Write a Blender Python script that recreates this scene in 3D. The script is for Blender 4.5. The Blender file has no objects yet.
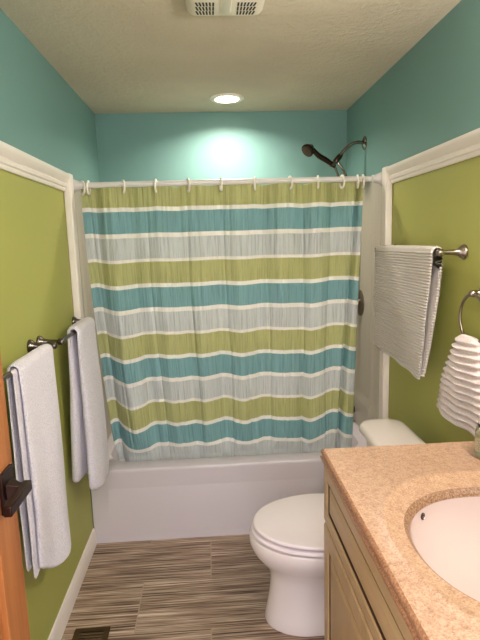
import bpy, bmesh, math, random
from mathutils import Vector, Matrix, noise
random.seed(7)
C = bpy.data.collections.new('bathroom'); bpy.context.scene.collection.children.link(C)
PI = math.pi
W = 1.524; YB = 3.197; YT = 2.434; H = 2.295
RAIL0, RAIL1 = 1.768, 1.842

# ------------------------------------------------------------------ materials
def srgb(r, g, b):
    f = lambda c: (c/255/12.92) if c/255 <= .04045 else ((c/255+.055)/1.055)**2.4
    return (f(r), f(g), f(b), 1)

class NT:
    def __init__(s, name):
        s.m = bpy.data.materials.new(name); s.m.use_nodes = True
        s.t = s.m.node_tree; s.b = s.t.nodes['Principled BSDF']; s.l = s.t.links
        s.out = s.t.nodes['Material Output']
    def n(s, typ, **kw):
        x = s.t.nodes.new(typ)
        for k, v in kw.items():
            if k.startswith('i_'):
                key = k[2:].replace('_', ' ')
                x.inputs[key].default_value = v
            else: setattr(x, k, v)
        return x
    def set(s, col=None, rough=None, metal=None, spec=None, **kw):
        if col is not None: s.b.inputs['Base Color'].default_value = col
        if rough is not None: s.b.inputs['Roughness'].default_value = rough
        if metal is not None: s.b.inputs['Metallic'].default_value = metal
        if spec is not None: s.b.inputs['Specular IOR Level'].default_value = spec
        for k, v in kw.items(): s.b.inputs[k.replace('_', ' ')].default_value = v
        return s
    def coords(s, scale=(1, 1, 1), kind='Object', rot=(0, 0, 0)):
        tc = s.n('ShaderNodeTexCoord'); mp = s.n('ShaderNodeMapping')
        mp.inputs['Scale'].default_value = scale; mp.inputs['Rotation'].default_value = rot
        s.l.new(tc.outputs[kind], mp.inputs['Vector']); return mp.outputs['Vector']
    def noise(s, vec, scale, detail=3, rough=.5):
        x = s.n('ShaderNodeTexNoise'); x.inputs['Scale'].default_value = scale
        x.inputs['Detail'].default_value = detail; x.inputs['Roughness'].default_value = rough
        s.l.new(vec, x.inputs['Vector']); return x.outputs['Fac']
    def ramp(s, fac, stops, interp='LINEAR'):
        r = s.n('ShaderNodeValToRGB'); cr = r.color_ramp; cr.interpolation = interp
        while len(cr.elements) < len(stops): cr.elements.new(.5)
        for e, (p, c) in zip(cr.elements, stops): e.position = p; e.color = c
        s.l.new(fac, r.inputs['Fac']); return r.outputs['Color']
    def bump(s, h, strength=.3, dist=.002, prev=None):
        b = s.n('ShaderNodeBump'); b.inputs['Strength'].default_value = strength
        b.inputs['Distance'].default_value = dist; s.l.new(h, b.inputs['Height'])
        if prev: s.l.new(prev, b.inputs['Normal'])
        s.l.new(b.outputs['Normal'], s.b.inputs['Normal']); return b.outputs['Normal']
    def mix(s, fac, a, b, mode='MIX'):
        x = s.n('ShaderNodeMix', data_type='RGBA', blend_type=mode)
        for v, k in ((fac, 0), (a, 6), (b, 7)):
            if isinstance(v, (int, float, tuple)): x.inputs[k].default_value = v
            else: s.l.new(v, x.inputs[k])
        return x.outputs[2]
    def col(s, c): s.l.new(c, s.b.inputs['Base Color'])
    def math(s, op, a, b=None):
        x = s.n('ShaderNodeMath', operation=op)
        for i, v in enumerate((a, b)):
            if v is None: continue
            if isinstance(v, (int, float)): x.inputs[i].default_value = v
            else: s.l.new(v, x.inputs[i])
        return x.outputs[0]

M = {}
def simple(name, col, rough=.5, metal=0, spec=.5, **kw):
    M[name] = NT(name).set(col, rough, metal, spec, **kw).m

GREEN = srgb(172, 174, 92); TEAL = srgb(117, 156, 150)
# two-tone painted wall: green below the rail, teal above it and in the tub alcove
t = NT('wall_paint'); t.set(rough=.55, spec=.35)
v = t.coords(); sep = t.n('ShaderNodeSeparateXYZ'); t.l.new(v, sep.inputs[0])
hi = t.math('GREATER_THAN', sep.outputs[2], 1.80); far = t.math('GREATER_THAN', sep.outputs[1], 2.44)
t.col(t.mix(t.math('MAXIMUM', hi, far), GREEN, TEAL))
t.bump(t.noise(v, 90, 4, .6), .25, .0015); M['paint'] = t.m
t = NT('ceiling_texture'); t.set(rough=.9, spec=.15)
v = t.coords(); n1 = t.noise(v, 42, 5, .6)
t.col(t.ramp(t.noise(v, 3, 2), [(.3, srgb(203, 194, 172)), (.7, srgb(212, 203, 180))]))
h = t.ramp(n1, [(.42, (0, 0, 0, 1)), (.62, (1, 1, 1, 1))]); t.bump(h, .55, .004); M['ceiling'] = t.m
# floor : striated vinyl tile
t = NT('striated_vinyl_tile'); t.set(rough=.42, spec=.4)
tc = t.n('ShaderNodeTexCoord'); mp = t.n('ShaderNodeMapping'); t.l.new(tc.outputs['Object'], mp.inputs[0])
mp.inputs['Location'].default_value = (-.602, -1.80, 0)
br = t.n('ShaderNodeTexBrick'); t.l.new(mp.outputs[0], br.inputs['Vector'])
br.offset = .5; br.inputs['Scale'].default_value = 1; br.inputs['Brick Width'].default_value = .61
br.inputs['Row Height'].default_value = .305; br.inputs['Mortar Size'].default_value = .0022; br.inputs['Mortar Smooth'].default_value = .3
br.inputs['Color1'].default_value = (.35, .35, .35, 1); br.inputs['Color2'].default_value = (.65, .65, .65, 1); br.inputs['Mortar'].default_value = (0, 0, 0, 1)
off = t.n('ShaderNodeVectorMath', operation='SCALE'); t.l.new(br.outputs['Color'], off.inputs[0]); off.inputs[3].default_value = 7.3
add = t.n('ShaderNodeVectorMath', operation='ADD'); t.l.new(tc.outputs['Object'], add.inputs[0]); t.l.new(off.outputs[0], add.inputs[1])
m1 = t.n('ShaderNodeMapping'); t.l.new(add.outputs[0], m1.inputs[0]); m1.inputs['Scale'].default_value = (3.0, 150, 1)
m2 = t.n('ShaderNodeMapping'); t.l.new(add.outputs[0], m2.inputs[0]); m2.inputs['Scale'].default_value = (5, 330, 1)
m3 = t.n('ShaderNodeMapping'); t.l.new(add.outputs[0], m3.inputs[0]); m3.inputs['Scale'].default_value = (1.2, 50, 1)
a = t.noise(m1.outputs[0], 1, 3, .6); b = t.noise(m2.outputs[0], 1, 2, .5); c_ = t.noise(m3.outputs[0], 1, 2, .5)
f = t.math('ADD', t.math('ADD', t.math('MULTIPLY', a, .5), t.math('MULTIPLY', b, .32)), t.math('MULTIPLY', c_, .18))
colr = t.ramp(f, [(.37, srgb(30, 20, 16)), (.43, srgb(92, 70, 55)), (.49, srgb(146, 122, 102)), (.56, srgb(186, 164, 142)), (.63, srgb(232, 214, 192))])
t.col(t.mix(br.outputs['Fac'], colr, srgb(176, 156, 134))); t.bump(f, .2, .001); M['floor'] = t.m

simple('trim_white', srgb(244, 236, 226), .4)
simple('surround', srgb(176, 170, 154), .35, spec=.45)
simple('tub', srgb(212, 205, 208), .22, spec=.5)
simple('porcelain', srgb(240, 231, 226), .12, spec=.55)
simple('basin_white', srgb(212, 195, 192), .12, spec=.55)
simple('groove_shade', srgb(70, 44, 24), .6)  # dark brown standing in for the shade inside the cabinet panel grooves
simple('seat_plastic', srgb(240, 231, 232), .22)
simple('rod_white', srgb(222, 218, 212), .25)
simple('ring_white', srgb(240, 236, 222), .35)
simple('nickel', srgb(150, 140, 128), .28, 1)
simple('dark_nickel', srgb(112, 104, 98), .25, 1)
simple('chrome', srgb(140, 128, 120), .12, 1)
simple('dark_chrome', srgb(70, 56, 50), .18, 1)
simple('bronze', srgb(52, 32, 26), .35, .75)
simple('vent_bronze', srgb(92, 72, 46), .45, .6)
simple('black', srgb(12, 10, 9), .6)
simple('fan_plastic', srgb(232, 226, 206), .45)
simple('hallway_wall', srgb(205, 205, 200), .7)
simple('label_black', srgb(20, 20, 20), .5)
simple('jar_cap', srgb(225, 218, 205), .4)
t = NT('jar_glass'); t.set(srgb(206, 210, 190), .06, 0, .5); t.b.inputs['Transmission Weight'].default_value = .75; M['glass'] = t.m
t = NT('lamp_glow'); t.set(srgb(255, 240, 220), .5); t.b.inputs['Emission Color'].default_value = (1, .86, .68, 1); t.b.inputs['Emission Strength'].default_value = 18; M['lens'] = t.m
t = NT('globe_glow'); t.set(srgb(255, 240, 220), .5); t.b.inputs['Emission Color'].default_value = (1, .87, .84, 1); t.b.inputs['Emission Strength'].default_value = 112; M['globe'] = t.m

def wood(name, c0, c1, c2, scale, rough=.4):
    t = NT(name); t.set(rough=rough, spec=.4)
    v = t.coords(scale); f = t.noise(v, 1, 4, .6)
    t.col(t.ramp(f, [(.3, c0), (.5, c1), (.7, c2)])); t.bump(f, .08, .001); M[name] = t.m
wood('door_alder', srgb(150, 88, 42), srgb(168, 104, 55), srgb(184, 120, 68), (30, 30, 1.6), .38)
wood('cabinet_maple', srgb(160, 134, 92), srgb(172, 146, 104), srgb(182, 156, 114), (26, 26, 1.8), .35)
wood('cabinet_rail', srgb(160, 134, 92), srgb(172, 146, 104), srgb(182, 156, 114), (26, 1.8, 26), .35)

t = NT('speckled_marble'); t.set(rough=.36, spec=.5)
v = t.coords(); n1 = t.noise(v, 260, 3, .7); n2 = t.noise(v, 60, 5, .65); n3 = t.noise(v, 9, 3, .5)
base = t.ramp(n2, [(.32, srgb(146, 110, 84)), (.5, srgb(184, 148, 120)), (.68, srgb(202, 170, 143))])
spk = t.ramp(n1, [(.34, srgb(112, 78, 58)), (.46, srgb(184, 148, 121)), (.62, srgb(212, 184, 160))])
t.col(t.mix(.5, base, spk)); M['marble'] = t.m
t = NT('speckled_marble_edge'); t.set(rough=.3, spec=.5)
v = t.coords(); n1 = t.noise(v, 200, 3, .7)
t.col(t.ramp(n1, [(.34, srgb(116, 80, 54)), (.5, srgb(158, 114, 82)), (.66, srgb(186, 142, 108))])); M['marble_edge'] = t.m

t = NT('marble_rim'); t.set(rough=.4, spec=.5)
v = t.coords(); n1 = t.noise(v, 200, 3, .7)
t.col(t.ramp(n1, [(.34, srgb(98, 70, 52)), (.5, srgb(144, 110, 86)), (.66, srgb(180, 146, 120))])); M['marble_rim'] = t.m
# striped curtain : bands follow the cloth's own v coordinate
t = NT('striped_curtain'); t.set(rough=.75, spec=.2)
uv = t.n('ShaderNodeUVMap'); sep = t.n('ShaderNodeSeparateXYZ'); t.l.new(uv.outputs[0], sep.inputs[0])
fr = t.math('FRACT', t.math('DIVIDE', t.math('SUBTRACT', 1.7875, sep.outputs[1]), .361))
GRN, WHT, TL, GRY = srgb(198, 200, 138), srgb(244, 242, 232), srgb(140, 186, 188), srgb(218, 224, 220)
bands = t.ramp(fr, [(0, GRN), (.286, WHT), (.340, TL), (.620, WHT), (.677, GRY), (.957, WHT)], 'CONSTANT')
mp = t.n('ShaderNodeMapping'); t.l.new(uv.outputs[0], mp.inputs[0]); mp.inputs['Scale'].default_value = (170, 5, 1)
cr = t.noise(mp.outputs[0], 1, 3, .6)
mp2 = t.n('ShaderNodeMapping'); t.l.new(uv.outputs[0], mp2.inputs[0]); mp2.inputs['Scale'].default_value = (420, 9, 1)
cr2 = t.noise(mp2.outputs[0], 1, 2, .6)
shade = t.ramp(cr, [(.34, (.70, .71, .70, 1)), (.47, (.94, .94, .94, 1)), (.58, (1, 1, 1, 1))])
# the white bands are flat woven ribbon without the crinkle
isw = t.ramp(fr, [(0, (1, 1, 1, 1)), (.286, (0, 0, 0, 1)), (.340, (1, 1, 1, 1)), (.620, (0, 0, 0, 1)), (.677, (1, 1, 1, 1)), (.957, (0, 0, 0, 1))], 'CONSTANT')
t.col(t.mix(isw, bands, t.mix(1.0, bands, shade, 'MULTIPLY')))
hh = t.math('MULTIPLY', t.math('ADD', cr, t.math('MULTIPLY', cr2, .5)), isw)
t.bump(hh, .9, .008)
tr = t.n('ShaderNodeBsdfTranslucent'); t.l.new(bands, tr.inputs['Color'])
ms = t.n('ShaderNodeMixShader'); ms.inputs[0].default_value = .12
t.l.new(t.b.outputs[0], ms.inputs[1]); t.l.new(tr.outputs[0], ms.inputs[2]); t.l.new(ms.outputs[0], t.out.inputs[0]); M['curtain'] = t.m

def terry(name, col, scale=700, strength=.6, dist=.003, ribs=None):
    t = NT(name); t.set(col, .95, 0, .1); t.b.inputs['Sheen Weight'].default_value = .3
    v = t.coords(); h = t.noise(v, scale, 3, .6)
    t.bump(h, strength, dist); h2 = t.noise(v, scale*.8, 2, .7)
    t.col(t.ramp(h2, [(.32, tuple(x*.80 for x in col[:3])+(1,)), (.55, col)])); M[name] = t.m
terry('terry_white', srgb(248, 243, 252), 230, 1.0, .007)
terry('terry_beige', srgb(224, 217, 206), 420, .9, .004)
terry('terry_cream', srgb(238, 226, 222), 260, .8, .005)

# ------------------------------------------------------------------ mesh helpers
class MB:
    def __init__(s): s.v = []; s.f = []
    def add(s, vs, fs):
        o = len(s.v); s.v += [tuple(p) for p in vs]; s.f += [tuple(i+o for i in f) for f in fs]; return s
    def box(s, x0, x1, y0, y1, z0, z1):
        return s.add([(x0,y0,z0),(x1,y0,z0),(x1,y1,z0),(x0,y1,z0),(x0,y0,z1),(x1,y0,z1),(x1,y1,z1),(x0,y1,z1)],
                     [(3,2,1,0),(4,5,6,7),(0,1,5,4),(1,2,6,5),(2,3,7,6),(3,0,4,7)])
    def loft(s, rings, closed=True, cap0=True, cap1=True):
        n = len(rings[0]); vs = [p for r in rings for p in r]; fs = []
        for i in range(len(rings)-1):
            for j in range(n if closed else n-1):
                k = (j+1) % n
                fs.append((i*n+j, i*n+k, (i+1)*n+k, (i+1)*n+j))
        if cap0: fs.append(tuple(reversed(range(n))))
        if cap1: fs.append(tuple(range((len(rings)-1)*n, len(rings)*n)))
        return s.add(vs, fs)
    def tube(s, pts, r, n=14, cap=True):
        pts = [Vector(p) for p in pts]; rings = []
        rr = r if isinstance(r, (list, tuple)) else [r]*len(pts)
        up = None
        for i, p in enumerate(pts):
            d = (pts[min(i+1, len(pts)-1)]-pts[max(i-1, 0)]).normalized()
            if up is None: up = d.orthogonal().normalized()
            up = (up-d*up.dot(d)).normalized(); w = d.cross(up)
            rings.append([p+up*math.cos(a)*rr[i]+w*math.sin(a)*rr[i] for a in [2*PI*k/n for k in range(n)]])
        return s.loft(rings, True, cap, cap)
    def lathe(s, prof, origin, axis, n=28):   # prof: (radius, distance along axis)
        ax = Vector(axis).normalized(); u = ax.orthogonal().normalized(); w = ax.cross(u); o = Vector(origin)
        rings = [[o+ax*t+u*math.cos(a)*max(r, 1e-5)+w*math.sin(a)*max(r, 1e-5) for a in [2*PI*k/n for k in range(n)]] for r, t in prof]
        return s.loft(rings)
    def torus(s, c, axis, R, r, n=36, m=10, a0=0, a1=2*PI):
        ax = Vector(axis).normalized(); u = ax.orthogonal().normalized(); w = ax.cross(u); c = Vector(c)
        pts = []
        for k in range(n):
            a = a0+(a1-a0)*k/n; d = u*math.cos(a)+w*math.sin(a)
            pts.append([c+d*(R+r*math.cos(b))+ax*r*math.sin(b) for b in [2*PI*q/m for q in range(m)]])
        pts.append(pts[0]); return s.loft(pts, True, False, False)
    def build(s, name, mat, parent=None, smooth=False, bevel=0, seg=2, angle=40, subd=0):
        me = bpy.data.meshes.new(name); me.from_pydata(s.v, [], s.f)
        bm = bmesh.new(); bm.from_mesh(me); bmesh.ops.remove_doubles(bm, verts=bm.verts, dist=1e-6)
        bmesh.ops.recalc_face_normals(bm, faces=bm.faces); bm.to_mesh(me); bm.free()
        me.materials.append(M[mat] if isinstance(mat, str) else mat)
        o = bpy.data.objects.new(name, me); C.objects.link(o)
        if parent:
            o.parent = parent; o.matrix_parent_inverse = Matrix.Identity(4)
            off = wloc(parent); me.transform(Matrix.Translation(-off))
        if bevel:
            b = o.modifiers.new('bevel', 'BEVEL'); b.width = bevel; b.segments = seg; b.limit_method = 'ANGLE'; b.angle_limit = math.radians(30)
        if subd:
            q = o.modifiers.new('sub', 'SUBSURF'); q.levels = subd; q.render_levels = subd
        if smooth or bevel:
            for p in me.polygons: p.use_smooth = True
            if not subd:
                me.set_sharp_from_angle(angle=math.radians(angle)) if hasattr(me, 'set_sharp_from_angle') else None
        return o
def wloc(o):
    v = Vector(o.location)
    while o.parent: o = o.parent; v += Vector(o.location)
    return v
def tag(o, label, cat, group=None):
    o['label'] = label; o['category'] = cat
    if group: o['group'] = group
    return o
def thing(name, loc, label, cat, group=None):
    o = bpy.data.objects.new(name, None); o.empty_display_size = .05; C.objects.link(o); o.location = loc
    return tag(o, label, cat, group)
def struct(mb, name, mat, **kw):
    o = mb.build(name, mat, **kw)
    if not kw.get('parent'): o['kind'] = 'structure'
    return o
def rrect(x0, x1, y0, y1, r, z, k=8):
    pts = []
    for cx, cy, a0 in ((x1-r, y1-r, 0), (x0+r, y1-r, PI/2), (x0+r, y0+r, PI), (x1-r, y0+r, 1.5*PI)):
        for i in range(k+1):
            a = a0+PI/2*i/k; pts.append((cx+r*math.cos(a), cy+r*math.sin(a), z))
    return pts
def sup(cx, cy, ax, ay, z, p=2.0, n=64):
    out = []
    for k in range(n):
        a = 2*PI*k/n; c, s_ = math.cos(a), math.sin(a)
        out.append((cx+ax*math.copysign(abs(c)**(2/p), c), cy+ay*math.copysign(abs(s_)**(2/p), s_), z))
    return out
def smooth_path(pts, n=8):
    pts = [Vector(p) for p in pts]; out = []
    P = [2*pts[0]-pts[1]]+pts+[2*pts[-1]-pts[-2]]
    for i in range(1, len(P)-2):
        for k in range(n):
            t = k/n
            out.append(.5*((2*P[i])+(-P[i-1]+P[i+1])*t+(2*P[i-1]-5*P[i]+4*P[i+1]-P[i+2])*t*t+(-P[i-1]+3*P[i]-3*P[i+1]+P[i+2])*t**3))
    out.append(pts[-1]); return out
def gauss(x, m, s): return math.exp(-((x-m)/s)**2)

# ------------------------------------------------------------------ the room
YN = .40                                  # wall with the doorway the photo is taken from
struct(MB().box(-.1, W+.1, -1.6, YB+.1, -.1, 0), 'floor', 'floor')
struct(MB().box(-.1, W+.1, YN-.1, YB+.1, H, H+.1), 'ceiling', 'ceiling')
struct(MB().box(-.1, 0, YN-.1, YB+.1, 0, H), 'wall_left', 'paint')
struct(MB().box(W, W+.1, YN-.1, YB+.1, 0, H), 'wall_right', 'paint')
struct(MB().box(0, W, YB, YB+.1, 0, H), 'wall_back', 'paint')
struct(MB().box(0, .14, YN-.1, YN, 0, H).box(1.0, W, YN-.1, YN, 0, H).box(.14, 1.0, YN-.1, YN, 2.06, H), 'wall_near', 'paint')

# chair rail with a stepped profile, one on each side wall
def rail(name, side):
    prof = [(0, RAIL0), (.008, RAIL0), (.012, RAIL0+.006), (.012, RAIL0+.014), (.018, RAIL0+.018), (.020, RAIL0+.030),
            (.015, RAIL0+.036), (.024, RAIL0+.044), (.032, RAIL0+.056), (.034, RAIL0+.064), (.034, RAIL1), (0, RAIL1)]
    X = (lambda d: d) if side < 0 else (lambda d: W-d)
    mb = MB().loft([[(X(d), y, z) for d, z in prof] for y in (YN, 2.392)])
    struct(mb, name, 'trim_white', smooth=True, angle=35)
rail('trim_1', -1); rail('trim_2', 1)
struct(MB().box(0, .034, 2.392, 2.452, .398, RAIL1+.006), 'trim_3', 'trim_white', bevel=.006)
struct(MB().box(W-.034, W, 2.392, 2.452, .398, RAIL1+.006), 'trim_4', 'trim_white', bevel=.006)
def base(name, side, y0, y1):
    prof = [(0, 0.0005), (.014, 0.0005), (.014, .066), (.010, .078), (.006, .086), (0, .088)]
    X = (lambda d: d) if side < 0 else (lambda d: W-d)
    struct(MB().loft([[(X(d), y, z) for d, z in prof] for y in (y0, y1)]), name, 'trim_white', smooth=True, angle=30)
base('baseboard_left', -1, YN, 2.433); base('baseboard_right', 1, 1.375, 2.433)

# open wooden door seen along its face
DX0, DX1, DY0, DY1, DZ0, DZ1 = .132, .170, .43, 1.15, .012, 2.035
dr = MB()
st, rl = .108, .13
dr.box(DX0, DX1, DY0, DY0+st, DZ0, DZ1).box(DX0, DX1, DY1-st, DY1, DZ0, DZ1)
door = struct(dr, 'door_1', 'door_alder', bevel=.002)
for z0, z1 in ((DZ0, DZ0+.22), (.86, 1.04), (DZ1-.12, DZ1)):
    MB().box(DX0, DX1, DY0+st, DY1-st, z0, z1).build('rail', 'door_alder', door, bevel=.002)
for z0, z1 in ((DZ0+.22, .86), (1.04, DZ1-.12)):
    y0, y1 = DY0+st, DY1-st
    def rc(x, i): return [(x, y0+i, z0+i), (x, y1-i, z0+i), (x, y1-i, z1-i), (x, y0+i, z1-i)]
    mb = MB().loft([rc(DX0+.008, 0), rc(DX1-.012, 0), rc(DX1-.012, .012), rc(DX1-.004, .05), ])
    mb.build('raised_panel', 'door_alder', door)
hd = MB(); hy, hz = 1.098, .982
h = MB().box(DX1, DX1+.009, hy-.033, hy+.033, hz-.047, hz+.047).build('door_handle', 'bronze', door, bevel=.002)
MB().loft([[(x, hy+a*r, hz+b*r) for a, b in ((-1, -1), (1, -1), (1, 1), (-1, 1))] for x, r in ((DX1+.009, .019), (DX1+.03, .011), (DX1+.052, .010))]).build('lever_neck', 'bronze', h, bevel=.0015)
MB().box(DX1+.036, DX1+.054, hy-.105, hy+.018, hz-.012, hz+.012).build('lever', 'bronze', h, bevel=.003)

# tub surround lining of the alcove
def surround():
    root = thing('tub_surround', (W/2, YB-.02, .395), 'pale grey plastic wall lining of the tub alcove behind the striped curtain', 'tub surround')
    top = 1.825
    def panel(name, f, us, zs):
        rings = [[f(u, z) for u in us] for z in zs]
        nu = len(us); mb = MB().loft(rings, False, False, False)
        mb.build(name, 'surround', root, smooth=True, angle=60)
    zs = [.396+(top-.396)*i/60 for i in range(61)]
    us = [2.455+(YB-.001-2.455)*i/60 for i in range(61)]
    def relief(y, z):
        d = .016+.012*gauss(y, 2.62, .022)+.008*gauss(y, 2.50, .02)
        if .50 < z < .60: d += .008
        return d if z < top-.001 else 0.001
    panel('left_panel', lambda y, z: (relief(y, z), y, z), us, zs+[top])
    panel('right_panel', lambda y, z: (W-relief(y, z), y, z), us, zs+[top])
    xs = [.015+(W-.03)*i/40 for i in range(41)]
    panel('back_panel', lambda x, z: (x, YB-(.018+.02*gauss(x, W/2, .06) if z < top-.001 else .001), z), xs, zs+[top])
    MB().box(1.20, 1.44, YB-.09, YB-.02, 1.05, 1.075).build('soap_shelf', 'surround', root, bevel=.01)
surround()

def bathtub():
    x0, x1, y0, y1 = .002, W-.002, YT, YB-.003
    ix0, ix1, iy0, iy1 = .075, W-.085, 2.535, 3.12
    rings = [rrect(x0, x1, y0+.002, y1, .008, 0), rrect(x0, x1, y0+.001, y1, .008, .370),
             rrect(x0, x1, y0, y1, .008, .376), rrect(x0, x1, y0, y1, .008, .388), rrect(x0+.001, x1-.001, y0+.0015, y1-.001, .008, .3935), rrect(x0+.004, x1-.004, y0+.005, y1-.004, .010, .396),
             rrect(ix0-.012, ix1+.012, iy0-.012, iy1+.012, .14, .3965), rrect(ix0-.003, ix1+.003, iy0-.003, iy1+.003, .135, .393),
             rrect(ix0, ix1, iy0, iy1, .13, .383), rrect(ix0+.02, ix1-.02, iy0+.012, iy1-.012, .13, .25),
             rrect(ix0+.07, ix1-.06, iy0+.03, iy1-.03, .12, .12), rrect(ix0+.12, ix1-.08, iy0+.06, iy1-.06, .10, .075), rrect(ix0+.2, ix1-.15, iy0+.12, iy1-.12, .08, .07)]
    root = thing('bathtub', (W/2, (y0+y1)/2, 0), 'white alcove bathtub with a flat apron below the striped curtain', 'bathtub')
    MB().loft(rings, cap0=False).build('basin', 'tub', root, smooth=True, angle=50)
    def rc(y, i): return [(.085+i, y, .035+i), (W-.085-i, y, .035+i), (W-.085-i, y, .300-i), (.085+i, y, .300-i)]
    MB().loft([rc(y0+.002, 0), rc(y0-.0005, .022)], cap0=False).build('apron_panel', 'tub', root, smooth=True, angle=50)
    MB().lathe([(0, 0), (.03, 0), (.032, .003), (.012, .005), (0, .005)], (W-.40, 2.83, .071), (0, 0, 1)).build('drain', 'chrome', root, smooth=True)
bathtub()

# shower curtain, rod and rings
RY, RZ = 2.492, 1.803
def rodz(x): return RZ
root = thing('shower_curtain_rod', (0.02, RY, RZ), 'white shower curtain rod spanning the tub alcove', 'curtain rod')
MB().tube([(.018, RY, RZ), (W-.018, RY, RZ)], .0138, 20).build('rod', 'rod_white', root, smooth=True)
for x, s in ((.0165, 1), (W-.0165, -1)):
    MB().lathe([(.0, 0), (.032, 0), (.032, .006), (.028, .012), (.022, .028), (.0185, .036), (.0185, .050), (.013, .052)], (x+s*.001, RY, RZ), (s, 0, 0)).build('rod_end', 'rod_white', root, smooth=True)

ringx = [.062, .092, .254, .409, .561, .718, .882, 1.052, 1.189, 1.307, 1.384, 1.411]
ords = ['first', 'second', 'third', 'fourth', 'fifth', 'sixth', 'seventh', 'eighth', 'ninth', 'tenth', 'eleventh', 'twelfth']
proto = None
for i, x in enumerate(ringx):
    if proto is None:
        mb = MB(); mb.torus((0, 0, 0), (1, .12, 0), .0235, .0050, 28, 8); o = mb.build('curtain_ring', 'ring_white', smooth=True)
        for v_ in o.data.vertices: v_.co.z *= 1.22
        proto = o
    else:
        o = proto.copy(); C.objects.link(o)
    o.location = (x, RY-.002, RZ-.0115); o.rotation_euler = (0, 0, random.uniform(-.3, .6))
    if x < .07: o.rotation_euler.z = .6
    tag(o, '%s white plastic curtain ring from the left end of the rod' % ords[i], 'curtain ring', 'rings along the shower curtain rod')

def curtain():
    nx, nz = 460, 200
    z0, z1 = .335, 1.788
    folds = [(.12, .03, .010), (.20, .05, -.012), (.30, .035, .008), (.43, .04, -.010), (.52, .03, .008), (.60, .05, -.008), (.70, .03, .010),
             (.80, .045, -.010), (.92, .035, .008), (1.02, .05, -.012), (1.12, .03, .010), (1.20, .04, -.010), (1.28, .03, .010)]
    rc_ = random.Random(3); creases = []; cx_ = .10
    while cx_ < 1.33:
        creases.append((cx_, rc_.uniform(.008, .017), rc_.uniform(.005, .010))); cx_ += rc_.uniform(.045, .115)
    vs, uvs = [], []
    for j in range(nz+1):
        v_ = z1+(z0-z1)*j/nz; d = (z1-v_)/(z1-z0)
        xl = .050+.070*d**1.9; xr = 1.413-.036*d
        for i in range(nx+1):
            u = i/nx; x = xl+(xr-xl)*u; xm = .055+1.36*u
            y = RY+.004+.055*d
            amp = 2.1+.5*d
            for c0, s0, a0 in folds: y += a0*amp*gauss(xm, c0+.012*math.sin(c0*40)*d, s0*(1+.25*d))
            y += .004*math.sin(xm*37+1.3*math.sin(3*v_))+.0022*math.sin(xm*83+2*v_)+.009*(abs(noise.noise(Vector((xm*19, v_*.7, 4))))-.2)+.0035*noise.noise(Vector((xm*75, v_*1.6, 9)))
            for c1, a1, s1 in creases: y += a1*(.35+.65*d**.5)*math.exp(-abs(xm-c1-.006*math.sin(v_*5+c1*30))/s1)
            # gathered cloth between rings near the header
            y += .004*math.sin(xm*150)*math.exp(-d*9)
            # deep tuck near the right end with the last panel in front
            crease = 1.392-.055*d
            y += .048*gauss(xm, crease, .011)-.012*gauss(xm, crease+.03, .02)
            y -= .020*d*gauss(xm, crease-.05, .045)
            y -= .030*d*gauss(xm, .20, .07)
            y += .035*d*gauss(xm, .07, .045)
            sag = -.014*gauss(xm, .19, .07)*d**1.5*1.6 + .030*gauss(xm, crease-.035, .055)*d**1.4 - .020*gauss(xm, 1.16, .05)*d**1.5 + .006*math.sin(xm*21)*d + .02*d*gauss(xm,.085,.03)
            sag += .0035*sum(gauss(xm, r_, .03) for r_ in ringx) * math.exp(-d*7)
            z = v_+sag
            fy = 2.556-max(0, z-.41)*.5+.05*gauss(x, .10, .05)*max(0, min(1, (.6-z)/.2)); k = .010; q = (y-fy)/k
            y = fy+k*(q if q > 20 else math.log1p(math.exp(max(q, -30))))
            vs.append((x, y, z)); uvs.append((xm, v_-.015*(1-d)**3))
    fs = [(j*(nx+1)+i, j*(nx+1)+i+1, (j+1)*(nx+1)+i+1, (j+1)*(nx+1)+i) for j in range(nz) for i in range(nx)]
    me = bpy.data.meshes.new('shower_curtain'); me.from_pydata(vs, [], fs)
    uvl = me.uv_layers.new(name='UVMap')
    for l in me.loops: uvl.data[l.index].uv = uvs[l.vertex_index]
    for p in me.polygons: p.use_smooth = True
    me.materials.append(M['curtain'])
    o = bpy.data.objects.new('shower_curtain', me); C.objects.link(o)
    so = o.modifiers.new('thick', 'SOLIDIFY'); so.thickness = .0012; so.offset = 0
    tag(o, 'crinkled shower curtain striped in green, teal, grey and white, hanging into the tub', 'shower curtain')
curtain()

# hand shower on its arm
root = thing('hand_shower', (W, 2.83, 2.03), 'dark chrome hand shower on a bent arm above the curtain rod', 'shower head')
FL = Vector((W, 2.83, 2.032))
MB().lathe([(0, 0), (.036, 0), (.036, .004), (.026, .010), (.014, .014), (0, .014)], FL-Vector((.001, 0, 0)), (-1, 0, 0)).build('wall_flange', 'chrome', root, smooth=True)
J = Vector((1.348, 2.84, 1.925))
arm = smooth_path([FL, FL+Vector((-.05, 0, .004)), FL+Vector((-.095, .003, -.018)), FL+Vector((-.135, .006, -.060)), J+Vector((.012, 0, .012))])
MB().tube(arm, .0095, 14).build('shower_arm', 'chrome', root, smooth=True)
MB().tube([J+Vector((.050, 0, .054)), J+Vector((.038, 0, .040)), J+Vector((.014, 0, .014)), J+Vector((.002, 0, -.004))], [.010, .016, .015, .010], 16).build('swivel_joint', 'dark_chrome', root, smooth=True)
MB().lathe([(0, -.022), (.012, -.020), (.015, 0), (.012, .020), (0, .022)], J, (.3, -1, .1)).build('holder', 'chrome', root, smooth=True)
HD = Vector((1.205, 2.80, 1.998))
hp = smooth_path([J+Vector((.012, 0, -.014)), J+Vector((-.035, -.008, .018)), J+Vector((-.085, -.018, .046)), HD+Vector((.022, .006, .006))])
handle = MB().tube(hp, [.011+.004*math.sin(PI*i/(len(hp)-1)) for i in range(len(hp))], 16).build('handle', 'dark_chrome', root, smooth=True)
hn = Vector((-.62, -.42, -.55)).normalized()
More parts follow.
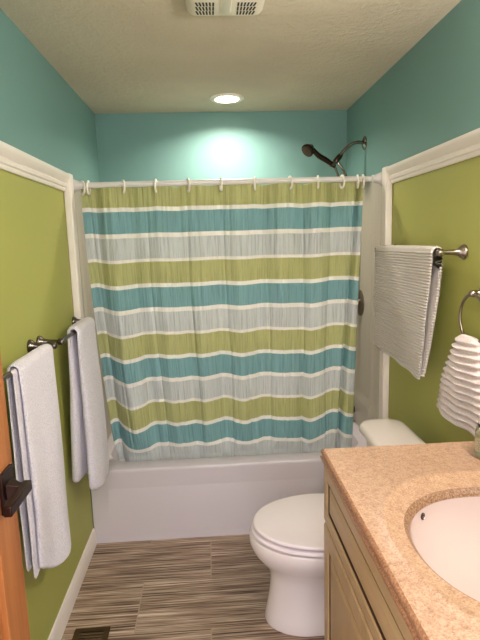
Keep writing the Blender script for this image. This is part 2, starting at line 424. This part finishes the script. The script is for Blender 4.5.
MB().lathe([(0, -.034), (.012, -.034), (.018, -.026), (.028, -.010), (.036, .004), (.036, .014), (.031, .018)], HD, hn).build('spray_head', 'dark_chrome', root, smooth=True)
MB().lathe([(.030, .0165), (.030, .019), (0, .020)], HD, hn).build('spray_face', 'dark_nickel', root, smooth=True)
for sgn in (0,):
    hose = smooth_path([J+Vector((.012, 0, -.016)), J+Vector((.030, .006, -.06)), J+Vector((.052, .01, -.14)), J+Vector((.06, .02, -.5)), J+Vector((.03, .03, -.95)), J+Vector((.07, .03, -1.08)), J+Vector((.12, .02, -.9)), J+Vector((.10, .01, -.3)), J+Vector((.085, .004, -.10)), J+Vector((.050, 0, -.02)), J+Vector((.022, 0, .014))], 14)
    MB().tube(hose, [.0068 if k % 2 else .0058 for k in range(len(hose))], 10).build('hose', 'chrome', root, smooth=True)

# valve and spout on the right alcove wall, mostly behind the curtain
root = thing('shower_valve', (W-.018, 2.84, 1.15), 'chrome shower valve on the right alcove wall beside the curtain edge', 'shower valve')
MB().lathe([(0, 0), (.075, 0), (.075, .004), (.060, .012), (.03, .016), (0, .016)], (W-.017, 2.84, 1.15), (-1, 0, 0), 36).build('escutcheon', 'nickel', root, smooth=True)
MB().lathe([(.0, .012), (.026, .012), (.026, .05), (.020, .062), (0, .064)], (W-.017, 2.84, 1.15), (-1, 0, 0)).build('valve_knob', 'nickel', root, smooth=True)
root = thing('tub_spout', (W-.018, 2.95, .47), 'dark nickel tub spout low on the right alcove wall', 'tub spout')
MB().tube(smooth_path([(W-.018, 2.95, .475), (W-.08, 2.95, .475), (W-.135, 2.95, .465), (W-.15, 2.95, .44)]), .022, 16).build('spout', 'dark_nickel', root, smooth=True)
MB().lathe([(0, 0), (.007, 0), (.005, .015), (.009, .02), (.009, .028), (0, .03)], (W-.12, 2.95, .492), (0, 0, 1)).build('diverter_knob', 'dark_nickel', root, smooth=True)

# ------------------------------------------------------------------ ceiling fittings
root = thing('recessed_light', (.778, 2.903, H), 'round recessed ceiling light glowing above the bathtub', 'ceiling light')
MB().lathe([(.074, -.001), (.092, -.001), (.094, .004), (.088, .008), (.078, .010), (.0735, .008)], (.778, 2.903, H), (0, 0, -1), 48).build('trim_ring', 'trim_white', root, smooth=True)
MB().lathe([(.0735, 0.001), (.0735, .006), (.06, .009), (.03, .011), (0, .0115)], (.778, 2.903, H), (0, 0, -1), 48).build('lens', 'lens', root, smooth=True)

root = thing('exhaust_fan', (.742, 1.70, H), 'cream plastic exhaust fan grille on the textured ceiling', 'exhaust fan')
fx, fy, fw = .733, 1.715, .115
MB().loft([rrect(fx-fw-.014, fx+fw+.014, fy-fw-.014, fy+fw+.014, .022, H-.001), rrect(fx-fw-.012, fx+fw+.012, fy-fw-.012, fy+fw+.012, .022, H-.010),
           rrect(fx-fw, fx+fw, fy-fw, fy+fw, .02, H-.024), rrect(fx-fw+.012, fx+fw-.012, fy-fw+.012, fy+fw-.012, .015, H-.028)]).build('cover', 'fan_plastic', root, smooth=True, angle=40)
def slotset():
    for q in range(2):
        for p in range(2):
            for r_ in range(3):
                for k in range(6):
                    sx = (-1 if q else 1); sy = (-1 if p else 1)
                    a = (k-2.5)*.10*(1 if r_ else .9)
                    cx = fx+sx*(.040+k*.0105); cy = fy+sy*(.024+r_*.030)
                    yield cx, cy, sx*sy*(.05*k)
for cx, cy, a in slotset():
    mb = MB(); w_, l_ = .0028, .0125
    c, s_ = math.cos(a), math.sin(a)
    pts = [(cx+dx*c-dy*s_, cy+dx*s_+dy*c) for dx, dy in ((-w_, -l_), (w_, -l_), (w_, l_), (-w_, l_))]
    mb.loft([[(x, y, z) for x, y in pts] for z in (H-.0272, H-.0288)]).build('slot', 'black', root)
MB().loft([rrect(fx-.020, fx+.020, fy-.09, fy+.09, .012, H-.027), rrect(fx-.016, fx+.016, fy-.086, fy+.086, .01, H-.031)]).build('centre_bar', 'fan_plastic', root, smooth=True)

root = thing('floor_register', (.13, 1.70, 0), 'bronze floor register set in the striated tile by the left baseboard', 'floor vent')
mb = MB(); a0, a1, b0, b1 = .058, .196, 1.58, 1.846
mb.box(a0, a1, b0, b0+.022, 0, .005).box(a0, a1, b1-.022, b1, 0, .005).box(a0, a0+.022, b0+.022, b1-.022, 0, .005).box(a1-.022, a1, b0+.022, b1-.022, 0, .005)
mb.build('frame', 'vent_bronze', root, bevel=.0015)
MB().box(a0+.022, a1-.022, b0+.022, b1-.022, .0002, .0008).build('opening', 'black', root)
for k in range(14):
    y = b0+.034+k*.0152
    MB().loft([[(a0+.022, y, .001), (a0+.022, y+.004, .001), (a0+.022, y+.007, .0045), (a0+.022, y+.003, .0045)], [(a1-.022, y, .001), (a1-.022, y+.004, .001), (a1-.022, y+.007, .0045), (a1-.022, y+.003, .0045)]]).build('louvre', 'vent_bronze', root)

# ------------------------------------------------------------------ towel bars
def post(root, x, s, y, z, reach, mat, k=1.0):
    o = MB().lathe([(0, 0), (.026*k, 0), (.0265*k, .004), (.024*k, .010), (.017*k, .016), (.0125*k, .026), (.0100*k, .040), (.0085*k, reach-.012), (.0085*k, reach-.010), (.0125*k, reach-.006), (.013*k, reach+.004), (.0115*k, reach+.012), (.007*k, reach+.016), (0, reach+.0165)],
               (x, y, z), (s, 0, 0)).build('post', mat, root, smooth=True)
    return o
def towel_bar(x, s, y0, y1, z, reach, mat, label):
    root = thing('towel_bar', (x, (y0+y1)/2, z), label, 'towel bar')
    for y in (y0, y1): post(root, x, s, y, z, reach, mat)
    MB().tube([(x+s*reach, y0-.012, z), (x+s*reach, y1+.012, z)], .008, 16).build('bar', mat, root, smooth=True)
towel_bar(0, 1, 1.30, 1.797, 1.172, .080, 'dark_nickel', 'dark nickel towel bar on the left wall nearest the wooden door')
towel_bar(0, 1, 1.893, 2.383, 1.168, .080, 'dark_nickel', 'dark nickel towel bar on the left wall nearest the bathtub')
towel_bar(W, -1, 1.695, 2.345, 1.462, .082, 'nickel', 'brushed nickel towel bar on the right green wall above the toilet')

def towel(name, mat, layers, label, cat='towel', dropn=90, ribs=None):
    """layers: list of dicts - folded cloth draped over a bar as an inverted U"""
    mb = MB()
    for L in layers:
        y0, y1, bx, bz, ri, th = L['y0'], L['y1'], L['bx'], L['bz'], L['ri'], L['th']
        fz, kz, s = L['front'], L['back'], L.get('s', 1)
        flare = L.get('flare', 0); bfl = L.get('bflare', 0); seed = L.get('seed', 0); amp = L.get('amp', .006)
        ny = L.get('ny', 26); N = L.get('n', 60)
        ro = ri+th
        # outline of the cross-section: (offset from bar, z, which side, depth fraction)
        def outline(y, f):
            tt = min(1.0, min(f, 1-f)/L.get('edge', .06)); rnd = math.sqrt(max(0, 1-(1-tt)**2))
            lift = L.get('round', .03)*(1-rnd)
            fz_ = fz+L.get('slope', 0)*(f-.5)*2+L.get('hem', lambda f: 0)(f)+lift; kz_ = kz+L.get('bslope', 0)*(f-.5)*2+lift
            dth = L.get('dth', 0); half = th/2*(.15+.85*rnd); mid = ri+th/2; hg = dth/2*(.15+.85*rnd)
            pts = []
            def add(o, z, fr): pts.append((o, z, fr))
            bot = half+hg
            # outer front, going up
            for i in range(N+1):
                t = 1-i/N; z = bz+(fz_-bz)*t
                q = min(1, t*1.6); q = q*q*(3-2*q); add(mid+half+(flare+dth/2+hg)*q, z+bot*t**30, t)
            for i in range(1, 12):
                a = PI*i/12; add((mid+half)*math.cos(a), bz+(mid+half)*math.sin(a), 0)
            for i in range(N+1):
                t = i/N; z = bz+(kz_-bz)*t; q = min(1, t*1.6); q = q*q*(3-2*q); add(-(mid+half)-bfl*t*t-hg*q*L.get('bk', 1), z+bot*t**30, -t)
            for k in range(1, 6):
                a = PI*k/6; add(-(mid+bfl)-(half+hg*L.get('bk', 1))*math.cos(a), kz_+bot-bot*math.sin(a), -1)
            for i in range(N+1):
                t = 1-i/N; z = bz+(kz_-bz)*t; q = min(1, t*1.6); q = q*q*(3-2*q); add(-(mid-half)-bfl*t*t+hg*q*L.get('bk', 1), z+bot*t**30, -t)
            for i in range(1, 12):
                a = PI-PI*i/12; add((mid-half)*math.cos(a), bz+(mid-half)*math.sin(a), 0)
            for i in range(N+1):
                t = i/N; z = bz+(fz_-bz)*t; q = min(1, t*1.6); q = q*q*(3-2*q); add(mid-half+(flare+dth/2-hg)*q, z+bot*t**30, t)
            for k in range(1, 6):
                a = PI-PI*k/6; add(mid+flare+dth/2+(half+hg)*math.cos(a), fz_+bot-bot*math.sin(a), 1)
            return pts
        rings = []
        for j in range(ny+1):
            f = j/ny; f = .5-.5*math.cos(PI*f) if L.get('cos', True) else f
            y = y0+(y1-y0)*f; ring = []
            for o, z, fr in outline(y, f):
                n = noise.noise(Vector((y*9+seed, z*3.0, fr*.7+seed)))
                w = amp*abs(fr)**.6*n*1.6+L.get('wave', 0)*abs(fr)*math.sin((f*L.get('wk', 2)+seed)*2*PI+fr*.6)
                yy = y+L.get('narrow', 0)*(f-.5)*abs(fr)+L.get('ysh', 0)*abs(fr)+.004*noise.noise(Vector((z*6, seed+f*3, 2)))
                if ribs:
                    pz, pa = ribs; sg = math.sin(2*PI*z/pz+.5*noise.noise(Vector((y*14, z*6, 0))))
                    outer = abs(o) > ri+th*.5
                    w += (1 if o > 0 else -1)*(pa*sg*(.75+.35*math.sin(y*2*PI/.017+2*math.sin(z*90))) if outer else 0)
                    e = min(f, 1-f)
                    if e < .03: yy += (1 if f > .5 else -1)*pa*1.3*(sg if fr != 0 else 0)
                ring.append((bx+s*(o+w), yy, z))
            rings.append(ring)
        mb.loft(rings)
    o = mb.build(name, mat, smooth=True, angle=80)
    return tag(o, label, cat)

# bath towel nearest the door: outer fold plus inner folds that peep out at its near edge
towel('bath_towel', 'terry_white', [
    dict(y0=1.432, y1=1.742, bx=.080, bz=1.172, ri=.0100, th=.013, dth=.010, bk=.5, front=.452, back=.55, flare=.000, seed=1.3, amp=.007, wave=.008, wk=1.3, edge=.16, slope=-.004, ysh=.0,
         hem=lambda f: .03*gauss(f, .98, .12)+.085*gauss(f, 0, .33)),
    dict(y0=1.405, y1=1.70, bx=.080, bz=1.170, ri=.0085, th=.0014, dth=.004, bk=.5, front=.535, back=.56, flare=.000, seed=4.1, amp=.003, edge=.04, wave=.002),
    ], 'long white bath towel folded over the left bar beside the wooden door', 'bath towel')
towel('bath_towel', 'terry_white', [
    dict(y0=2.070, y1=2.358, bx=.080, bz=1.168, ri=.0088, th=.022, dth=.022, bk=.9, front=.442, back=.500, flare=.000, bflare=.014, seed=7.7, amp=.006, wave=.006, wk=1, edge=.2, slope=-.022),
    ], 'white bath towel hanging on the left wall next to the bathtub apron', 'bath towel')
towel('ribbed_towel', 'terry_beige', [
    dict(y0=1.722, y1=2.325, bx=W-.082, bz=1.462, ri=.0125, th=.010, round=.004, front=.992, back=1.002, flare=.012, bflare=-.034, seed=5.5, amp=.004, edge=.03, slope=.0, s=-1, n=280, ny=90, cos=False, narrow=-.075, ysh=.006,
         hem=lambda f: .034*f),
    ], 'beige ribbed towel draped over the right wall bar above the toilet', 'towel', ribs=(.0108, .0036))

# towel ring and its hand towel
root = thing('towel_ring', (W, 1.545, 1.33), 'round nickel towel ring on the right wall near the counter', 'towel ring')
post(root, W, -1, 1.545, 1.335, .040, 'nickel', .9)
MB().torus((W-.042, 1.545, 1.252), (1, 0, 0), .080, .0052, 56, 12).build('ring', 'nickel', root, smooth=True)

def hand_towel():
    mb = MB(); n = 72; rings = []
    zt, zb = 1.196, .888; NZ = 190
    for j in range(NZ+1):
        t = j/NZ; z = zt+(zb-zt)*t
        e = t**.8
        yc = 1.553+.034*t; hw = .058+(.176-.058)*e; hx = .017+.012*math.sin(PI*min(1, t*1.3)*.9)
        if t < .06: k = math.sqrt(1-(1-t/.06)**2); hw *= .55+.45*k; hx *= .35+.65*k
        ring = []
        for i in range(n):
            a = 2*PI*i/n; c, s_ = math.cos(a), math.sin(a)
            y = yc+hw*math.copysign(abs(c)**.8, c)
            fold = .007*math.sin(y*52+1.0+t*1.5)*min(1, t*2.5)
            ph = 2*PI*z/.024+1.3*math.sin(y*16+.8)+.8*noise.noise(Vector((y*12, z*10, 3)))
            rib = (.0060*math.sin(ph))*min(1, t*9)*(1 if z > zb+.012 else .35)
            dx = (hx+rib)*s_*(abs(s_)**-.2 if abs(s_) > 1e-3 else 1)
            yy = y+c*rib*1.1
            ring.append((W-.046-fold*.5+dx*-1, yy, z+.006*math.sin(y*30)*t**3))
        rings.append(ring)
    mb.loft(rings)
    tag(mb.build('hand_towel', 'terry_cream', smooth=True, angle=80), 'white wavy ribbed hand towel hanging from the round towel ring', 'hand towel')
hand_towel()

# ------------------------------------------------------------------ toilet
def toilet():
    cy = 1.84
    root = thing('toilet', (1.15, cy, 0), 'white porcelain toilet with its lid closed between bathtub and vanity', 'toilet')
    def egg(xf, xb, hw, z, n=64, p=2.25, xm=None, pf=2.0):
        xm = xb-(xb-xf)*.42 if xm is None else xm
        out = []
        for k in range(n):
            a = 2*PI*k/n; c, s_ = math.cos(a), math.sin(a)
            if c < 0: out.append((xm+(xm-xf)*-abs(c)**(2/pf), cy+hw*math.copysign(abs(s_)**(2/pf), s_), z))
            else: out.append((xm+(xb-xm)*abs(c)**(2/p), cy+hw*math.copysign(abs(s_)**(2/p), s_), z))
        return out
    R_ = [egg(.822, 1.36, .118, 0, p=4, xm=.99), egg(.820, 1.36, .120, .012, p=4, xm=.99), egg(.828, 1.36, .112, .045, p=4, xm=.99), egg(.842, 1.355, .106, .12, p=4, xm=.99),
          egg(.848, 1.35, .108, .19, p=4, xm=.99), egg(.838, 1.35, .120, .235, p=3.6, xm=1.0), egg(.806, 1.36, .150, .272, p=3.2, xm=1.02), egg(.778, 1.38, .180, .310, p=3, xm=1.03),
          egg(.766, 1.39, .194, .345, p=3, xm=1.03), egg(.766, 1.395, .197, .372, p=3, xm=1.03), egg(.770, 1.392, .194, .380, p=3, xm=1.03), egg(.80, 1.36, .165, .381, p=3, xm=1.03)]
    MB().loft(R_).build('bowl', 'porcelain', root, smooth=True, angle=60)
    def slab(name, z0, z1, xf, xb, hw, dome=0, mat='seat_plastic', ins=.006):
        rr = [egg(xf+ins, xb-ins, hw-ins, z0), egg(xf, xb, hw, z0+ins*.7), egg(xf, xb, hw, z1-ins*.8), egg(xf+ins*.5, xb-ins*.5, hw-ins*.5, z1-ins*.15), egg(xf+ins*1.6, xb-ins*1.4, hw-ins*1.6, z1)]
        for k in range(1, 7):
            q = k/7; rr.append(egg(xf+(1.04-xf)*q+ins, xb-(xb-1.04)*q-ins, (hw-ins)*(1-q), z1+dome*(1-(1-q)**2)))
        MB().loft(rr).build(name, mat, root, smooth=True, angle=50)
    slab('seat', .3855, .4015, .774, 1.262, .203)
    slab('lid', .4085, .4235, .782, 1.265, .200, .006)
    for s in (-1, 1):
        MB().box(1.245, 1.285, cy+s*.075-.016, cy+s*.075+.016, .38, .418).build('hinge', 'seat_plastic', root, bevel=.006, seg=3)
    tk = [rrect(1.312, 1.436, cy-.185, cy+.185, .04, .372), rrect(1.302, 1.440, cy-.195, cy+.195, .045, .40), rrect(1.292, 1.444, cy-.208, cy+.208, .05, .60), rrect(1.287, 1.446, cy-.212, cy+.212, .05, .702)]
    MB().loft(tk).build('tank', 'porcelain', root, smooth=True, angle=50)
    def tl(i, z, r=.065):
        pts = rrect(1.266+i, 1.456-i, cy-.236+i, cy+.236-i, max(.02, r-i*.5), z, 10)
        return [(x-.018*(1-((y-cy)/.236)**2)*max(0, (1.38-x)/.12), y, z_) for x, y, z_ in pts]
    MB().loft([tl(.008, .702), tl(.001, .707), tl(0, .722), tl(.004, .733), tl(.012, .739), tl(.03, .742), tl(.06, .744)]).build('tank_lid', 'porcelain', root, smooth=True, angle=50)
    MB().tube([(1.287, cy-.15, .665), (1.272, cy-.15, .665), (1.268, cy-.12, .663), (1.266, cy-.08, .658)], [.012, .010, .007, .008], 12).build('flush_lever', 'chrome', root, smooth=True)
toilet()

# ------------------------------------------------------------------ vanity
VX, VY0, VY1, VT = .9615, .46, 1.384, .880
root = thing('vanity_cabinet', (1.25, .91, 0), 'light maple vanity cabinet with raised panels under the speckled counter', 'cabinet')
MB().box(VX+.018, W-.002, VY0, VY1, .10, .735).box(VX+.018, VX+.034, VY0, VY1, .735, VT).box(W-.02, W-.002, VY0, VY1, .735, VT).box(VX+.034, W-.02, VY0, VY0+.016, .735, VT).box(VX+.034, W-.02, VY1-.016, VY1, .735, VT).build('carcass', 'cabinet_maple', root, bevel=.001)
MB().box(VX+.075, W-.002, VY0, VY1, 0, .10).build('toe_kick', 'cabinet_maple', root)
def panel_front(name, y0, y1, z0, z1, fr, frz, hmat='cabinet_rail'):
    X = VX
    def rc(x, iy, iz): return [(x, y0+iy, z0+iz), (x, y1-iy, z0+iz), (x, y1-iy, z1-iz), (x, y0+iy, z1-iz)]
    o = MB().loft([rc(X+.018, 0, 0), rc(X+.004, 0, 0), rc(X, .005, .005), rc(X, fr-.006, frz-.006), rc(X+.004, fr-.002, frz-.002), rc(X+.0155, fr, frz),
                   rc(X+.0155, fr+.009, frz+.009), rc(X+.005, fr+.010, frz+.010), rc(X+.002, fr+.026, frz+.022), rc(X+.001, fr+.030, frz+.026)]).build(name, hmat, root)
    MB().loft([rc(X+.0153, fr+.0002, frz+.0002), rc(X+.0045, fr-.0015, frz-.0015), rc(X+.0040, fr-.0015, frz-.0015)], cap0=False, cap1=False).build('groove', 'groove_shade', o)  # shadow gap between frame and panel, laid in as dark strips
    MB().loft([rc(X+.0152, fr, frz), rc(X+.0152, fr+.009, frz+.009)], cap0=False, cap1=False).build('groove', 'groove_shade', o)
    return o
panel_front('drawer_front', VY0+.012, VY1-.004, .694, .870, .045, .040)
dd = [panel_front('cabinet_door', .915, VY1-.004, .115, .684, .055, .060, 'cabinet_maple'), panel_front('cabinet_door', VY0+.012, .909, .115, .684, .055, .060, 'cabinet_maple')]
for d, y in zip(dd, (.94, .884)):
    MB().lathe([(0, 0), (.006, 0), (.005, .012), (.013, .018), (.014, .024), (.008, .028), (0, .029)], (VX+.001, y, .60), (-1, 0, 0)).build('knob', 'dark_nickel', d, smooth=True)

CX, CYs, AX, AY = 1.256, .890, .211, .211
TX0, TX1, TY0, TY1, TZ = .954, W-.001, .42, 1.390, .914
top = thing('countertop', (1.25, .90, .87), 'tan speckled marble vanity top with a moulded oval around the basin', 'countertop')
def counter_ring(z, off, k):     # rectangle matched point-for-point to the oval
    out = []; x0, x1, y0, y1 = TX0+off, TX1, TY0+off, TY1-off
    for (x, y, _) in sup(0, 0, 1, 1, 0, 2, 96):
        tx = ((x1-CX) if x > 0 else (CX-x0))/max(abs(x), 1e-9); ty = ((y1-CYs) if y > 0 else (CYs-y0))/max(abs(y), 1e-9)
        q = min(tx, ty); out.append([CX+x*q, CYs+y*q, z])
    for cx_, cy_ in ((x0, y0), (x0, y1), (x1, y0), (x1, y1)):       # snap nearest vertex to each corner
        i = min(range(96), key=lambda i: (out[i][0]-cx_)**2+(out[i][1]-cy_)**2); out[i][0] = cx_; out[i][1] = cy_
    return [tuple(p) for p in out]
def ov(d, z): return [(min(x, W-.003-.0015*(.07-d)*10), y, z_) for x, y, z_ in sup(CX, CYs, AX+d*.9, AY+d*(1+.7*min(1, max(0, d/.05))), z, 2.2, 96)]
edge = MB().loft([counter_ring(.8805, .010, 0), counter_ring(.881, .004, 0), counter_ring(.884, .000, 0), counter_ring(.889, .000, 0), counter_ring(.892, .004, 0),
                  counter_ring(.894, .006, 0), counter_ring(.899, .002, 0), counter_ring(.905, .001, 0), counter_ring(.911, .004, 0), counter_ring(.9135, .009, 0)], cap0=False, cap1=False)
edge.build('moulded_edge', 'marble_edge', top, smooth=True, angle=50)
MB().loft([counter_ring(.9135, .009, 0), counter_ring(.914, .014, 0), ov(.062, .914), ov(.058, .9165), ov(.052, .9175), ov(.046, .9165), ov(.040, .913), ov(.026, .9115), ov(.014, .9105)], cap0=False, cap1=False).build('slab', 'marble', top, smooth=True, angle=50)
MB().loft([ov(.014, .9105), ov(.010, .9085), ov(.006, .905), ov(.002, .900), ov(0, .895)], cap0=False, cap1=False).build('inner_rim', 'marble_rim', top, smooth=True, angle=60)
sk = MB(); rr = []
for k in range(0, 15):
    a = k/14*PI/2; rr.append(sup(CX, CYs, (AX+.0005)*max(.08, math.cos(a)**.8), (AY+.0005)*max(.08, math.cos(a)**.8), .8965-.15*math.sin(a), 2.2, 96))
basin = sk.loft(rr, cap0=False).build('basin', 'basin_white', top, smooth=True, angle=60)
ovp = Vector((1.122, 1.060, .877))
nrm = (Vector((CX, CYs, .90))-ovp).normalized()
MB().lathe([(0, 0), (.0085, 0), (.0085, .002), (.006, .003), (.005, .001), (0, .001)], ovp, nrm, 20).build('overflow_hole', 'dark_nickel', basin, smooth=True)
MB().lathe([(0, 0), (.022, 0), (.023, .003), (.014, .004), (.012, .002), (0, .002)], (CX, CYs, .7466), (0, 0, 1), 24).build('drain', 'chrome', basin, smooth=True)

# little jar standing on the counter at the picture's right edge
root = thing('glass_jar', (1.392, 1.268, .9145), 'small ribbed clear jar with a pale cap on the counter below the hand towel', 'jar')
jx, jy, jz = 1.395, 1.268, .9145
MB().lathe([(0, 0), (.030, 0), (.035, .004), (.0365, .012)]+[(.0365-.0012*(k % 2), .014+k*.004) for k in range(16)]+[(.034, .082), (.026, .090), (.025, .094), (0, .094)], (jx, jy, jz), (0, 0, 1), 32).build('glass_body', 'glass', root, smooth=True)
MB().lathe([(.0255, .088), (.0300, .088), (.0300, .0955), (.0255, .0955)], (jx, jy, jz), (0, 0, 1), 32).build('black_band', 'label_black', root, smooth=True)
MB().lathe([(0, .094), (.028, .094), (.0285, .100), (.026, .114), (.018, .121), (0, .123)], (jx, jy, jz), (0, 0, 1), 32).build('cap', 'jar_cap', root, smooth=True)

# vanity light on the right wall, above the picture's edge
root = thing('vanity_light', (W, .80, 1.98), 'three globe nickel vanity light on the right wall above the basin', 'wall light')
MB().box(W-.022, W-.001, .50, 1.10, 1.93, 1.99).build('back_plate', 'nickel', root, bevel=.004)
for y in (.60, .80, 1.0):
    MB().tube([(W-.02, y, 1.96), (W-.05, y, 1.96)], .009, 12).build('arm', 'nickel', root, smooth=True)
    MB().lathe([(.02, -.055), (.042, -.04), (.052, 0), (.042, .04), (.02, .055), (0, .056)], (W-.078, y, 1.96), (0, 0, 1), 24).build('globe', 'globe', root, smooth=True)

# ------------------------------------------------------------------ world light, downlight and an added hall fill
wd = bpy.data.worlds.new('world'); bpy.context.scene.world = wd; wd.use_nodes = True
wd.node_tree.nodes['Background'].inputs[0].default_value = (.92, .90, 1, 1); wd.node_tree.nodes['Background'].inputs[1].default_value = 2.8
def area(name, loc, rot, size, sy, power, col, shape='RECTANGLE', spread=None):
    l = bpy.data.lights.new(name, 'AREA'); l.shape = shape; l.size = size; l.size_y = sy; l.energy = power; l.color = col
    if spread: l.spread = math.radians(spread)
    o = bpy.data.objects.new(name, l); C.objects.link(o); o.location = loc; o.rotation_euler = rot; return o
area('downlight', (.778, 2.903, H-.014), (0, 0, 0),   .14, .14, 11, (1, .90, .80), 'DISK', 150)

area('hall_fill_light', (.62, -.55, 2.25), (math.radians(52), 0, 0), .5, .3, 11, (1, .90, .88))  # added fill aimed in through the doorway, lifts curtain and counter
cam = bpy.data.cameras.new('camera'); co = bpy.data.objects.new('camera', cam); C.objects.link(co)
cam.sensor_fit = 'VERTICAL'; cam.sensor_height = 36; cam.sensor_width = 27; cam.lens = 503.8/640*36; cam.clip_start = .02
yaw, pitch, roll = .0556, .1551, -.0295
f = Vector((math.sin(yaw)*math.cos(pitch), math.cos(yaw)*math.cos(pitch), -math.sin(pitch)))
r = Vector((math.cos(yaw), -math.sin(yaw), 0)); u = r.cross(f)
r2 = math.cos(roll)*r+math.sin(roll)*u; u2 = -math.sin(roll)*r+math.cos(roll)*u
m = Matrix((r2, u2, -f)).transposed().to_4x4(); m.translation = Vector((.6519, 0, 1.5206)); co.matrix_world = m
sc = bpy.context.scene; sc.camera = co
sc.view_settings.view_transform = 'Standard'; sc.view_settings.look = 'None'; sc.view_settings.gamma = 1
sc.view_settings.use_curve_mapping = False; sc.view_settings.exposure = .18
